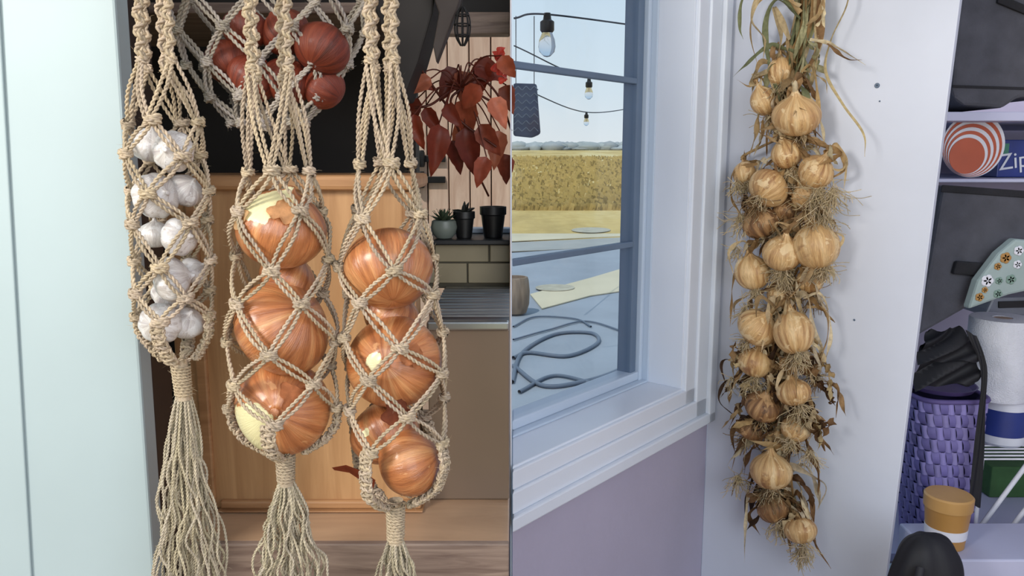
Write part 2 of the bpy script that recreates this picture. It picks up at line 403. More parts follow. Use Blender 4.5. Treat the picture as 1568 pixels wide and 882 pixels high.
box('head_upper',xr+.001,-0.004,1.50,1.56,P(700,17,1.46)[2],2.68,M['vdark'],wk)
pk=empty('plank_fence'); Yp=2.9
xx=-0.62; i=0
while xx<-0.01:
    w=0.078; box('plank_%d'%i,xx,min(xx+w-.004,-0.005),Yp+rnd.uniform(0,.004),Yp+.03,-.1,2.3,M['plank'],pk,0.004); xx+=w; i+=1
box('backing_rail',-0.62,-.005,Yp+.031,Yp+.05,-.1,2.3,M['dark'],pk)
for j,vv in enumerate((243,275)):
    z=P(650,vv,Yp)[2]; xa=P(632,vv,Yp)[0]
    box('hinge_strap_%d'%j,xa,xa+.12,Yp-.012,Yp+.004,z-.012,z+.012,M['iron'],pk,0.002)
    lathe('hinge_barrel_%d'%j,[(0.0,-.03),(.013,-.03),(.016,-.022),(.016,.022),(.013,.03),(0,.03)],(xa+.03,Yp-.016,z),M['iron'],pk,16)
cb=empty('dark_wall_cupboard')
prism('side',[(545,-60),(672,-60),(662,20),(640,95),(618,150),(600,152),(590,60)],1.18,0.12,M['vdark'],cb,0.003)
prism('front_rail',[(655,-30),(712,-30),(700,14),(682,60),(668,96),(663,70),(672,20)],1.16,0.03,M['dark'],cb,0.002)
orn=empty('iron_cage_lantern'); acc=Acc()
oc=P(708,42,1.14); s=PX(42,1.14)
for k in range(8):
    a=k*pi/4
    p=[oc+A([math.cos(a)*r*s,math.sin(a)*r*s,z*s]) for r,z in ((2,30),(9,20),(12,4),(10,-14),(3,-27))]
    tube(acc,spline(p,24),1.3*s,c(20,18,18),5)
for z,r in ((18,9.5),(4,12),(-12,10.5)):
    t=np.linspace(0,2*pi,30); tube(acc,oc+np.stack([np.cos(t)*r*s,np.sin(t)*r*s,np.full(30,z*s)],1),1.3*s,c(20,18,18),5)
tube(acc,np.stack([oc+A([0,0,30*s]),A([oc[0],oc[1],2.70])]),1.5*s,c(20,18,18),5)
acc.obj('wire_cage',M['vcol'],orn)

# --- hammock with red onions behind
hm=empty('macrame_onion_hammock')
Yh=0.99; acc=Acc(); r=3.0*PX(100,Yh)
lv=[-330,-70,-5,50,100,150,188]; Rr=[150,162,154,144,122,92,54]; NN=9
cu=412
def hp(v,phi,e=0):
    p=P(cu,v,Yh); R=np.interp(v,lv,Rr)*PX(v,Yh)
    return p+A([(R+e)*math.sin(phi),-(R*0.42+e)*math.cos(phi),0])
for i,v in enumerate(lv):
    for k in range(NN):
        ph=(k+0.5*(i%2))*2*pi/NN
        if i>0: knot(acc,hp(v,ph,.002),9*PX(v,Yh),5*PX(v,Yh),r,JG,A([math.sin(ph),-math.cos(ph),0]))
        if i<len(lv)-1:
            for sg in (1,-1):
                for q in (-1,1):
                    pts=[]
                    for t in np.linspace(0,1,8):
                        bul=q*(0.6+math.sin(pi*t))*r*1.1
                        pts.append(hp(v+(lv[i+1]-v)*t,ph+sg*t*pi/NN,.001)+A([bul*math.cos(ph),0,bul*.3]))
                    cord(acc,np.array(pts),r,JG,fuzz=0.1,spp=6)
for k in range(NN):
    ph=(k+.5*0)*2*pi/NN
    for q in (-1,1): cord(acc,spline([hp(188,ph),hp(194,ph,-0.01),P(cu,199,Yh)],12),r,JG,fuzz=.1)
acc.obj('net',M['jute'],hm)
for j,(u,v,R,dy) in enumerate(((350,95,36,0),(385,122,38,-.01),(440,125,38,.0),(493,75,42,-.02),(498,135,34,.0),(438,50,38,0.01),(375,45,34,0))):
    onion('red_onion',P(u,v,Yh+dy),R*PX(v,Yh),(rnd.uniform(-.8,.8),rnd.uniform(-.8,.8),rnd.uniform(0,6)),M['red'],hm,sz=.95,neck=.3)
box('shelf_rail_kitchen',-.9,P(560,5,1.1)[0],1.15,1.49,P(0,10,1.1)[2],P(0,-8,1.1)[2],M['greywood'],None,0.003)

# --- hangers
def hanger(name,Y,ax,Rt,levels,straps,strap_end,bottom,wrap,tas_v,tas_w,phase,tas_u,wrapw=14,cr=3.0):
    root=empty(name); acc=Acc()
    av=[a[0] for a in ax]; au=[a[1] for a in ax]; rv=[a[0] for a in Rt]; rr=[a[1] for a in Rt]
    cen=lambda v: P(np.interp(v,av,au),v,Y)
    s0=PX(400,Y); r=cr*s0
    def pt(v,phi,e=0):
        R=np.interp(v,rv,rr)*PX(v,Y)+e
        return cen(v)+A([R*math.sin(phi),-R*math.cos(phi),0])
    nl=len(levels)
    phis=lambda i:[phase+(i%2)*pi/4+k*pi/2 for k in range(4)]
    jv={}
    for i in range(nl):
        for k in range(4): jv[(i,k)]=(rs.uniform(-8,8) if 0<i<nl-1 else rs.uniform(-3,3), rs.uniform(-.15,.15))
    for i,v in enumerate(levels):
        for k,ph0 in enumerate(phis(i)):
            dv,dp=jv[(i,k)]; ph=ph0+dp
            o=A([math.sin(ph),-math.cos(ph),0])
            knot(acc,pt(v+dv,ph,r*1.4),10.5*s0,5*s0,r*1.15,JUTE,o)
            if i<nl-1:
                nb=((k,1),((k-1)%4,-1)) if i%2==0 else ((k,-1),((k+1)%4,1))
                for kk,sg in nb:
                    dv2,dp2=jv[(i+1,kk)]; v2=levels[i+1]+dv2; ph2=ph0+sg*pi/4+dp2
                    sp_=rs.uniform(.7,1.9)
                    for q in (-1,1):
                        pts=[]
                        for t in np.linspace(0,1,12):
                            bul=q*(0.6+sp_*math.sin(pi*t))*r
                            pa=ph+(ph2-ph)*t
                            p=pt(v+dv+(v2-v-dv)*t,pa,r*1.2)
                            pts.append(p+A([bul*math.cos(pa)*.8,bul*math.sin(pa)*.8,bul*.5*sg]))
                        cord(acc,np.array(pts),r,JUTE,fuzz=0.6)
    for k in range(4):
        left=k in (0,3); front=k in (0,1)
        (ut,ue)=straps[0] if left else straps[1]
        dy=-.012 if front else .018; du=0 if front else (9 if left else -9)
        top=P(ut+du-6,-108,Y+dy); end=P(ue+du,strap_end+(0 if front else 14),Y+dy)
        sennit(acc,spline([top,(top+end)/2+A([rs.uniform(-.001,.001),0,0]),end],30),5.6*s0,25*s0,4.0*s0,JUTE)
        knot(acc,end,6*s0,4*s0,r,JUTE,A([0,-1,0]))
        phk={0:-pi/4,1:pi/4,2:3*pi/4,3:-3*pi/4}[k]
        for tgt in (phk-pi/4,phk+pi/4):
            best=min(phis(0),key=lambda a:abs(math.atan2(math.sin(a-tgt),math.cos(a-tgt))))
            kp=pt(levels[0],best,r*1.4)
            for q in (-1,1):
                a0=end+A([q*r*1.0+rs.uniform(-1,1)*r,0,0]); mid=(a0*.5+kp*.5)+A([q*r*1.2+math.sin(phk)*6*s0+rs.uniform(-2,2)*s0,-math.cos(phk)*.004,0])
                cord(acc,spline([a0,mid,kp+A([q*r,0,0])],22),r,JUTE,fuzz=.6)
    vl=levels[-1]
    for k,ph in enumerate(phis(nl-1)):
        pts=[pt(vl+(bottom-vl)*t,ph,r*1.6) for t in np.linspace(0.04,1,18)]
        sqsennit(acc,np.array(pts),8.2*s0,8.5*s0,r*1.0,JUTE,A([math.sin(ph),-math.cos(ph),-.3]))
    w0,w1=wrap; c0,c1=cen(w0),cen(w1); n=240; t=np.linspace(0,1,n); turns=(w1-w0)/4.6
    ctr=c0[None]*(1-t[:,None])+c1[None]*t[:,None]; rad=wrapw*s0*(1-.12*t)
    hx=ctr+np.stack([np.cos(t*turns*2*pi)*rad,np.sin(t*turns*2*pi)*rad,0*t],1)
    cord(acc,hx,2.6*s0,JUTE,fuzz=.25,spp=5)
    tube(acc,np.stack([c0+A([0,0,.004]),c1-A([0,0,.004])]),wrapw*.9*s0,JUTE,10)
    for k in range(10):
        a=rs.uniform(0,2*pi); cord(acc,spline([pt(bottom-8,a),cen(w0)+A([math.cos(a)*wrapw*.6*s0,math.sin(a)*wrapw*.6*s0,-.002])],8),r,JUTE,fuzz=.3)
    e=P(tas_u,tas_v,Y)
    for k in range(50):
        a=rs.uniform(0,2*pi); q=math.sqrt(rs.rand())
        s_=cen(w1)+A([math.cos(a)*q*wrapw*.75*s0,math.sin(a)*q*wrapw*.75*s0,.003])
        R=tas_w*q*s0; d=e+A([math.cos(a)*R,math.sin(a)*R*.6,rs.uniform(-.01,.02)])
        pts=[s_]
        for t in np.linspace(.12,1,9):
            sh=t**0.8
            pts.append(s_*(1-t)+d*t+A([(d[0]-s_[0])*(sh-t),0,0])+rs.normal(size=3)*A([.0040,.0040,0])*min(1,t*2.5))
        cord(acc,spline(pts,60),r*.72,c(190,178,154),fuzz=.7,spp=5)
    acc.obj('jute_net',M['jute'],root)
    return root
h2=hanger('macrame_onion_hanger',0.78,[(0,408),(262,427),(350,430),(500,432),(625,435),(692,437),(735,438)],
  [(200,34),(262,42),(300,58),(350,72),(405,66),(455,72),(505,80),(560,72),(620,78),(650,75),(672,58),(686,34),(695,14),(740,13)],
  [262,325,400,457,520,568,622],[(378,384),(438,442)],105,692,(694,737),960,80,0.0,446)
s=PX(400,.78)
onion('onion',P(430,352,.78),68*s,(0.35,0.05,1),M['copper'],h2,[((-.15,-.8,.75),.5),((.1,-.6,.9),.4)],.95,.5)
onion('onion',P(432,502,.78),76*s,(0.5,-.9,2),M['copper'],h2,[],.9,.35)
onion('onion',P(434,624,.78),74*s,(1.2,-1.0,.4),M['copper'],h2,[((-.55,-.8,-.2),.62)],.86,.3)
onion('onion',P(440,428,.81),46*s,(0,.6,.4),M['copper'],h2,[],.9,.3)
onion('onion',P(430,565,.81),46*s,(.5,.6,.4),M['copper'],h2,[],.9,.3)
acc=Acc()
o2=P(430,352,.78)
flake(acc,o2,68*s,(.3,-.8,.45),.3,jit(c(206,152,106))); flake(acc,o2,68*s,(-.6,-.7,.3),.25,jit(c(214,174,128)))
flake(acc,P(434,624,.78),74*s,(.45,-.8,.5),.3,jit(c(182,114,74)))
acc.obj('loose_skins',M['leafdry'],h2)
h3=hanger('macrame_onion_hanger.001',0.79,[(0,582),(250,590),(400,594),(500,602),(620,608),(700,612),(770,606),(830,606)],
  [(180,26),(250,34),(300,48),(340,58),(410,70),(480,68),(555,76),(615,68),(655,72),(700,78),(735,68),(757,40),(772,13),(830,12)],
  [250,325,398,448,508,568,618,664],[(562,566),(604,604)],92,768,(771,826),1010,60,0.3,612)
onion('onion',P(596,412,.79),69*s,(-.5,.5,1),M['copper'],h3,[],.97,.3)
onion('onion',P(604,554,.79),74*s,(1.35,-.35,0),M['copper'],h3,[((-.35,-.9,.25),.2)],.9,.25)  # small pale patch paints the white highlight onto the skin
onion('onion',P(590,664,.80),56*s,(.5,.6,3),M['copper'],h3,[((-.4,-.8,.3),.15)],.95,.3)  # pale patch here is a painted highlight too, not peeled skin
onion('onion',P(626,708,.780),55*s,(.9,1.0,1),M['copper'],h3,[],.95,.3)
onion('onion',P(600,486,.82),48*s,(0,.6,.4),M['copper'],h3,[],.9,.3)
acc=Acc()
flake(acc,P(604,554,.79),74*s,(.5,-.8,.3),.25,jit(c(190,124,82)))
flake(acc,P(610,625,.79),55*s,(.1,-.9,.2),.45,jit(c(116,60,38)))
pf=[P(508,716,.78),P(530,712,.775),P(556,722,.785),P(575,735,.79)]; pg=[P(512,720,.783),P(535,724,.783),P(556,738,.79),P(572,748,.79)]
acc.add(np.stack([pf,pg],1),gridq(4,2,False),c(130,60,35))
acc.obj('loose_skins',M['leafdry'],h3)
h1=hanger('macrame_garlic_hanger',0.77,[(0,232),(185,250),(290,258),(400,265),(500,266),(555,276),(610,282)],
  [(150,36),(185,48),(240,54),(300,55),(400,52),(470,52),(510,48),(540,28),(556,14),(610,12)],
  [188,240,292,346,398,448,482],[(210,216),(252,262)],92,550,(558,606),960,74,0.0,292,13)
gs=PX(350,.77)
for (u,v,R,dy,rt) in ((232,222,31,.005,(.4,.3,0)),(266,232,30,-.012,(1.5,.2,0)),(238,300,34,-.012,(1.4,-.3,1)),(284,292,27,.012,(.3,.8,0)),(275,362,29,-.01,(1.5,.5,1)),(238,360,26,.014,(0,0,0)),(262,428,34,-.012,(1.4,-.5,2)),(296,415,22,.02,(0,1,0)),(246,495,32,-.008,(1.45,-.2,0)),(285,495,28,.01,(.4,.6,0)),(262,450,30,.02,(.4,.6,0))):
    onion('garlic_bulb',P(u,v,.77+dy),R*gs,rt,M['garlic'],h1,[],.85,.8,9)
rd=lathe('hanging_rod',[(0,-.40),(.010,-.40),(.010,.40),(0,.40)],(-.42,.783,P(400,-122,.78)[2]+.008),M['honey2'],None,20,(0,pi/2,0))

# --- begonia
bg=empty('begonia_plant'); acc=Acc()
def leaf(acc,base,d,nrm,L,Wd,col,fold=.25,droop=.25):
    d=d/np.linalg.norm(d); sd=np.cross(d,nrm); sd/=np.linalg.norm(sd)+1e-9; nr=np.cross(sd,d)
    n,m=11,7; V=[]
    for i in range(n):
        t=i/(n-1); w=Wd*(math.sin(pi*min(1,t**0.62))**0.8)*(1-.25*t)+1e-5
        for j in range(m):
            q=(j/(m-1)-.5)*2
            V.append(base+d*L*t+sd*q*w*.5*(1+.06*math.sin(t*25))-nr*(droop*L*t*t)+nr*abs(q)*w*fold+nr*.02*L*math.sin(t*9+q*2))
    acc.add(V,gridq(n,m,False),col)
Lv=[(742,92,52,34,-100),(725,100,56,38,-20),(716,150,66,42,-95),(700,105,56,36,-120),(706,108,66,40,-80),(672,190,80,40,-95),(690,215,55,32,-70),(712,195,76,42,-80),(735,190,60,36,-60),(640,150,50,28,-110),(634,175,56,30,-80),(660,120,46,28,-150),(752,150,52,34,-60),(765,200,60,34,-100),(775,130,45,30,-80),(768,85,42,30,-60),(745,240,50,30,-110),(770,235,50,30,-80),(632,118,38,22,-30),(735,130,54,34,-130),(684,160,44,28,-60),(755,110,46,32,-150),(720,180,60,34,-120),(650,165,50,26,-60)]
cols=[c(140,58,38),c(172,88,60),c(116,48,34),c(190,110,80),c(150,72,50)]
hub=P(706,135,1.3)
for (u,v,L,w,ang) in Lv:
    y=1.29+rnd.uniform(-.06,.08); sp=PX(v,y); b0=P(u,v,y)
    a=math.radians(ang); d=A([math.cos(a),rnd.uniform(-.4,.4),math.sin(a)])
    leaf(acc,b0,d,A([rnd.uniform(-.5,.5),-1,rnd.uniform(-.1,.6)]),L*sp*1.0,w*sp,jit(cols[rnd.randrange(5)],.2))
    tube(acc,spline([b0,(b0+hub)/2+A([0,0,.02]),hub],12),.0012,c(110,50,35),5)
for pts in ([(706,135,1.3),(735,120,1.3),(765,150,1.32),(783,200,1.36)],[(706,135,1.3),(690,160,1.3),(715,230,1.34),(748,300,1.42)],[(635,165,1.26),(660,160,1.26),(706,135,1.3),(770,165,1.3)],[(640,100,1.25),(700,180,1.3),(760,225,1.3)]):
    tube(acc,spline([P(*q) for q in pts],24),.002,c(95,45,32),6)
for k in range(10):
    q=P(rnd.uniform(735,776),rnd.uniform(75,130),1.25)
    leaf(acc,q,A([rnd.uniform(-1,1),-.2,rnd.uniform(-.2,1)]),A([0,-1,.2]),.014,.012,c(190,60,45))
acc.obj('leaves_and_canes',M['begonia'],bg)
pz=zsill
POT=[(0,0),(.020,0),(.026,.040),(.029,.042),(.029,.056),(.026,.056),(.024,.045),(0,.045)]
lathe('nursery_pot',[(a*.85,b) for a,b in POT],(P(755,340,1.45)[0],1.45,pz+.001),M['black'],bg,30)
bp=empty('black_plant_pot')
xx=P(716,340,1.45)[0]; lathe('pot',[(a*.7,b*.85) for a,b in POT],(xx-.006,1.44,pz+.001),M['black'],bp,28)
acc=Acc()
for k in range(8):
    q=A([xx-.006,1.44,pz+.045]); a=rnd.uniform(.3,pi-.3)
    leaf(acc,q,A([math.cos(a),-.2,math.sin(a)]),A([0,-1,.3]),.022,.010,c(40,40,34))
acc.obj('dark_foliage',M['begonia'],bp)
sc=empty('potted_succulent'); pc=P(680,352,1.43); pc[2]=pz+.001
lathe('pot',[(0,0),(.014,0),(.021,.008),(.024,.02),(.022,.031),(.019,.033),(.017,.028),(0,.028)],pc,plain('grey_pot',c(120,128,120),.4),sc,28)
acc=Acc()
for k in range(26):
    a=k*2.4; el=.2+1.2*(k/26); d=A([math.cos(a)*math.cos(el),math.sin(a)*math.cos(el),math.sin(el)])
    leaf(acc,pc+A([0,0,.028]),d,A([d[0]*-.5,d[1]*-.5,1.0]),.036-.008*el,.009,jit(c(78,92,70),.2),.2,-.1)
acc.obj('rosette',M['begonia'],sc)

# ================================================================ RIGHT ROOM
Cc=P(1098,300,1.9)[:2]
a_=A([.648,.762]); a_/=np.linalg.norm(a_); n_=A([a_[1],-a_[0]])
def Wp(s,n,z): q=Cc+a_*s+n_*n; return A([q[0],q[1],z])
def plane_hit(u,v,nv,dist):
    d=ray(u,v); den=d[0]*nv[0]+d[1]*nv[1]; t=(dist+Cc.dot(nv))/den
    return A([d[0]*t,d[1]*t,H+d[2]*t])
def onW(u,v,nn=0):
    p=plane_hit(u,v,n_,nn); return (p[:2]-Cc).dot(a_),p[2]
def onS(u,v,s=0): return plane_hit(u,v,a_,s)
def cut(n): return (0.0008-Cc[0]-n*n_[0])/a_[0]
def wbox(name,s0,s1,n0,n1,z0,z1,mat,parent=None,bevel=0):
    f=lambda s,n: cut(n) if s is None else s
    V=[Wp(f(s0,n0),n0,z0),Wp(f(s1,n0),n0,z0),Wp(f(s1,n1),n1,z0),Wp(f(s0,n1),n1,z0)]
    V+= [A([v[0],v[1],z1]) for v in V]
    return mesh(name,V,BF,mat,parent,False,bevel)
sR=onW(1054,300)[0]; sO=onW(1094,300)[0]
zO=onW(784,800)[1]; zI=onW(784,716)[1]
zT=2.35
box('wall_partition',-.0028,-.0004,1.325,3.4,0,2.7,M['wall_w'])
wl=empty('wall_window')
wbox('below',None,0,-.16,0,0,zI-.004,M['wall_lav'],wl)
wbox('above',None,0,-.16,0,zT,2.7,M['wall_lav'],wl)
wbox('beside',sR+.002,0,-.16,0,zI-.004,zT,M['wall_lav'],wl)
w1=empty('window_1')
bw=(sO-sR)
for i,(f0,f1,th) in enumerate(((0,.35,.012),(.35,.75,.018),(.75,1.0,.028))):
    wbox('casing_side_%d'%i,sR+bw*f0,sR+bw*f1,0.0005,th,zI-(zI-zO)*f1,zT+.08*f1,M['trim'],w1,0.003)
    wbox('casing_bottom_%d'%i,None,sR+bw*f1,0.0005,th,zI-(zI-zO)*f1,zI-(zI-zO)*f0,M['trim'],w1,0.003)
wbox('sill',None,sR+.001,-.15,.004,zI-.004,zI+.004,M['trim'],w1,0.002)
wbox('jamb_reveal',sR-.006,sR+.002,-.15,.003,zI+.004,zT,M['trim'],w1,0.001)
sf=sR-.006; zf=zI+.004; nf=-.085
sg,_=onW(1000,300,nf); sg2,_=onW(984,300,nf-.02); sgl,_=onW(970,300,nf-.03)
_,zb1=onW(784,668,nf); _,zb2=onW(784,640,nf-.03)
wbox('frame_side_outer',sg,sf,-.15,nf,zf,zT,M['vinyl'],w1,.003)
wbox('frame_side_mid',sg2,sg,-.15,nf-.015,zf,zT,M['vinyl'],w1,.003)
wbox('frame_side_inner',sgl,sg2,-.15,nf-.026,zf,zT,M['munt'],w1,.003)
wbox('frame_bottom_outer',None,sg,-.15,nf,zf,zb1,M['vinyl'],w1,.003)
wbox('frame_bottom_inner',None,sg2,-.15,nf-.018,zb1,zb2,M['vinyl'],w1,.003)
for i,(vv) in enumerate((99,402)):
    _,z=onW(784,vv,-.12); wbox('muntin_%d'%i,None,sgl,-.128,-.112,z-.0065,z+.0065,M['munt'],w1,.002)
wbox('glass_pane',None,sgl+.002,-.122,-.119,zb2-.002,zT,M['pane'],w1)
ptop=onS(1470,0,-.0); pbot=onS(1357,882,0)
kk=(ptop[:2]-pbot[:2])/(ptop[2]-pbot[2])
def pe(z): return pbot[:2]+kk*(z-pbot[2])
def pnl(z,s): q=pe(z)+a_*s; return A([q[0],q[1],z])
mesh('wall_white_panel',[Wp(0,0,0),pnl(0,0),pnl(0,.02),Wp(.02,0,0),Wp(0,0,2.7),pnl(2.7,0),pnl(2.7,.02),Wp(.02,0,2.7)],BF,M['wall_w'],None,False,.0015)
mk=empty('wall_anchor_marks')
for (u,v,r) in ((1343,131,.0045),(1308,490,.002),(1347,155,.0015)):
    q=onS(u,v,-.0006); d=Vector((-a_[0],-a_[1],0)).to_track_quat('Z','Y').to_euler()
    lathe('plug',[(0,0),(r*.5,0),(r*.5,.0008),(r,.0008),(r,0.0),(r*1.2,0)],q,M['munt'],mk,16,d)

# --- onion braid
br=empty('onion_braid'); S0=-.055
def B(u,v,s=0.0): return onS(u,v,S0+s)
bpx=np.linalg.norm(B(1200,400)-B(1201,400))
axis=[(0,1238),(60,1225),(130,1205),(250,1205),(400,1205),(550,1195),(700,1192),(840,1212)]
def axu(v): return np.interp(v,[q[0] for q in axis],[q[1] for q in axis])
acc=Acc()
LEAF=[c(206,182,140),c(184,154,110),c(164,130,88),c(224,206,170),c(144,110,74)]
DARKL=[c(98,70,46),c(126,94,62),c(70,50,36)]
GREEN=[c(128,132,96),c(152,150,112),c(176,170,130)]
ROOT=c(232,212,172)
def ribbon(acc,path,w,col,twist=2.0,taper=True):
    p,s=resample(path,.005,10,80); T,N_,Bn=frames(p); n=len(p); t=s/s[-1]
    a=rs.uniform(0,6.28)+twist*t*2*pi*rs.uniform(.3,1)
    wd=w*(np.clip(np.minimum(1,(1-t)*4),.08,1) if taper else 1)*(.8+.2*np.sin(t*17+a[0]))
    D=np.cos(a)[:,None]*N_+np.sin(a)[:,None]*Bn; E=np.cross(T,D)
    V=np.stack([p-D*wd[:,None]*.5+E*wd[:,None]*.18,p-E*wd[:,None]*.05,p+D*wd[:,None]*.5+E*wd[:,None]*.18],1)
    acc.add(V,gridq(n,3,False),col)
for k in range(7):
    pts=[]
    for v in range(-130,830,28):
        ph=v*.06+k*2*pi/7
        pts.append(B(axu(v)+12*math.sin(ph)+rs.uniform(-3,3),v,.02+.012*math.cos(ph)))
    tube(acc,spline(pts,260),(3.4+rs.rand()*1.4)*bpx,jit(LEAF[k%3+1] if k else c(150,152,118),.1),6)
hw=[(0,28,30),(60,35,38),(100,55,48),(200,60,62),(300,72,80),(400,68,74),(500,74,70),(600,82,76),(700,58,66),(800,48,50),(860,10,30)]
def hwv(v):
    a=[q[0] for q in hw]; return np.interp(v,a,[q[1] for q in hw]),np.interp(v,a,[q[2] for q in hw])
for k in range(200):
    v=rs.uniform(60,790); l,rr_=hwv(v); sgn=rs.choice([-1,1]); u0=axu(v)+sgn*rs.uniform(0,15)
    L=rs.uniform(25,85); ex=sgn*rs.uniform(.1,1.0)*(l if sgn<0 else rr_)
    low=v>520 and rs.rand()<.35
    col=jit((DARKL if low else LEAF)[rs.randint(3 if low else 5)],.2)
    if v<150 and rs.rand()<.25: col=jit(GREEN[rs.randint(3)],.1)
    pts=[B(u0,v,rs.uniform(-.02,.01)),B(u0+ex*.5,v+(-L*.25 if rs.rand()<.4 else L*.2),rs.uniform(-.035,.0)),B(u0+ex*.8+rs.uniform(-10,10),v+L*.5,rs.uniform(-.035,.01)),B(u0+ex*(.7+.4*rs.rand())+rs.uniform(-12,12),v+L,rs.uniform(-.03,.02))]
    ribbon(acc,spline(pts,20),rs.uniform(4,11)*bpx,col,rs.uniform(.5,3.))
for k in range(20):
    v0=rs.uniform(95,175); ut=rs.uniform(1215,1256)
    pts=[B(axu(v0)+rs.uniform(-12,18),v0,rs.uniform(-.02,.01)),B(ut-8+rs.uniform(-8,8),v0-60,rs.uniform(-.02,.01)),B(ut+rs.uniform(-6,6),-10,rs.uniform(-.01,.01)),B(ut+rs.uniform(-4,4),-130,0.0)]
    ribbon(acc,spline(pts,30),rs.uniform(6,13)*bpx,jit((GREEN+LEAF)[rs.randint(8)],.15),1,False)
for pts in ([(1225,20),(1195,-15),(1160,5),(1148,50),(1160,100)],[(1225,30),(1190,0),(1172,40),(1180,110),(1205,190)],[(1220,20),(1180,-20),(1140,-5),(1133,40),(1138,60)],[(1215,80),(1180,70),(1150,90),(1122,118)],[(1210,60),(1185,10),(1195,60),(1178,130)],[(1200,110),(1165,95),(1150,130),(1128,122)],[(1235,40),(1255,20),(1262,-20)],[(1225,10),(1170,-10),(1150,30),(1170,60),(1168,95)]):
    ribbon(acc,spline([B(u,v,-.02+rs.uniform(-.01,.01)) for u,v in pts],30),9*bpx,jit((GREEN+LEAF[:2])[rs.randint(5)],.1),.8)
ribbon(acc,spline([B(1296,-60,0),B(1298,0,0),B(1272,60,-.01),B(1263,110,-.01),B(1290,160,-.01),B(1322,205,-.02),B(1324,240,-.02)],50),7*bpx,c(206,184,134),.4)
for pts in ([(1240,60),(1268,66),(1290,78),(1326,100)],[(1268,66),(1295,90),(1320,92)],[(1250,40),(1262,20),(1258,5)],[(1240,240),(1285,260),(1298,245),(1292,290)],[(1245,350),(1290,360),(1282,385)],[(1230,455),(1258,452),(1272,510),(1262,560)],[(1235,470),(1262,475),(1266,520),(1240,570)],[(1245,590),(1282,592),(1280,640)],[(1160,570),(1115,550),(1104,560),(1112,590)],[(1150,600),(1118,580),(1100,612),(1128,640)],[(1250,640),(1262,690),(1255,670)],[(1145,740),(1142,800),(1140,862)],[(1160,250),(1125,262),(1120,300),(1135,330)],[(1155,740),(1130,735),(1120,760)],[(1215,830),(1225,855),(1222,880)],[(1160,410),(1125,420),(1118,500)]):
    ribbon(acc,spline([B(u,v,-.02) for u,v in pts],24),6*bpx,jit(LEAF[rs.randint(5)] if pts[0][1]<480 else (LEAF+DARKL)[rs.randint(8)],.15),1.2)
for (u,v) in ((1125,538),(1140,545),(1255,560),(1268,600),(1150,600),(1185,600),(1140,640),(1240,640),(1255,650),(1160,640),(1195,570),(1180,350),(1150,345),(1230,620),(1165,760),(1215,790)):
    for q in range(4):
        b0=B(u+rs.uniform(-8,8),v+rs.uniform(-8,8),rs.uniform(-.045,-.01))
        ribbon(acc,spline([b0,b0+rs.normal(size=3)*.010,b0+rs.normal(size=3)*.013,b0+rs.normal(size=3)*.015+A([0,0,-.02])],16),rs.uniform(9,16)*bpx,jit((DARKL+LEAF)[rs.randint(6)],.2),1.5)
def roots(acc,p0,d,n,L,col):
    for k in range(n):
        dd=d+rs.normal(size=3)*.5; pts=[p0+rs.normal(size=3)*.003]
        for q in range(4):
            dd=dd+rs.normal(size=3)*.45+A([0,0,-.12]); dd/=np.linalg.norm(dd)+1e-9; pts.append(pts[-1]+dd*L*.25*rs.uniform(.5,1.4))
        tube(acc,spline(pts,14),.00075,jit(col,.2),3)
ON=[(1170,155,19,1.3,'straw',.3,-.01),(1220,178,32,1.0,'straw',-.1,-.03),(1140,266,17,1.2,'straw',.5,0),(1176,288,28,1.0,'straw',.9,-.035),(1205,236,22,1.1,'straw',-.4,-.01),(1249,264,24,1.1,'straw',-.3,-.02),(1165,342,27,.95,'brownonion',.4,-.015),(1250,378,31,1.2,'straw',.1,-.03),(1198,388,27,1.05,'straw',.3,-.045),(1152,418,25,1.2,'straw',.2,-.02),(1160,502,29,1.0,'straw',.3,-.03),(1215,510,27,1.35,'straw',0,-.045),(1158,556,27,.95,'straw',.2,-.02),(1216,601,24,.95,'straw',0,-.045),(1168,622,27,.95,'brownonion',.4,-.03),(1150,656,20,.95,'brownonion',.5,-.01),(1218,658,21,1,'straw',-.4,-.02),(1180,722,31,1.0,'straw',.1,-.045),(1184,780,24,1,'brownonion',.3,-.02),(1226,812,24,.95,'straw',-.1,-.03),(1205,322,20,1,'brownonion',0,.01),(1195,455,20,1,'straw',0,.01),(1235,300,20,1,'straw',.3,-.01),(1240,560,17,1,'brownonion',-.4,0),(1195,110,17,1.4,'straw',.2,-.01),(1240,430,18,1.2,'straw',-.4,0),(1190,675,18,1.0,'straw',.4,0)]
for (u,v,R,sz,mt,tl,ds) in ON:
    R=R*bpx*1.06; p=B(u,v,ds); E=(rs.uniform(-.45,.6),tl*.9,rs.uniform(0,6.28))
    onion('onion',p,R,E,M[mt],br,[],.92*sz,1.6,wob=.035)
    E3=np.array(Euler(E).to_matrix()); upv=E3@A([0,0,1.]); top=p+upv*R*sz*1.15; bot=p-upv*R*sz*.78
    roots(acc,bot,-upv,52,rs.uniform(.035,.065),ROOT if rs.rand()<.8 else c(170,140,102))
    roots(acc,bot+A([0,-.01,.006]),-upv*.3+A([0,-.6,-.4]),18,.035,ROOT)
    tgt=B(axu(v-60)+rs.uniform(-8,8),v-60,0)
    cc=LEAF[rs.randint(4)]
    spx=spline([top-upv*R*.12,top+upv*R*.3,(top+tgt)/2+A([0,0,.005]),tgt],18)
    tube(acc,spx,np.linspace(R*.13,R*.1,len(spx)),jit(cc,.1),7)
    for q in range(4):
        ribbon(acc,spline([top-upv*R*.1,top+upv*R*.4+rs.normal(size=3)*.006,top+rs.normal(size=3)*.02+A([0,0,-.005]),top+rs.normal(size=3)*.025+A([0,0,-.035])],16),rs.uniform(5,11)*bpx,jit((LEAF if mt=='straw' else DARKL+LEAF)[rs.randint(4)],.2),1.3)
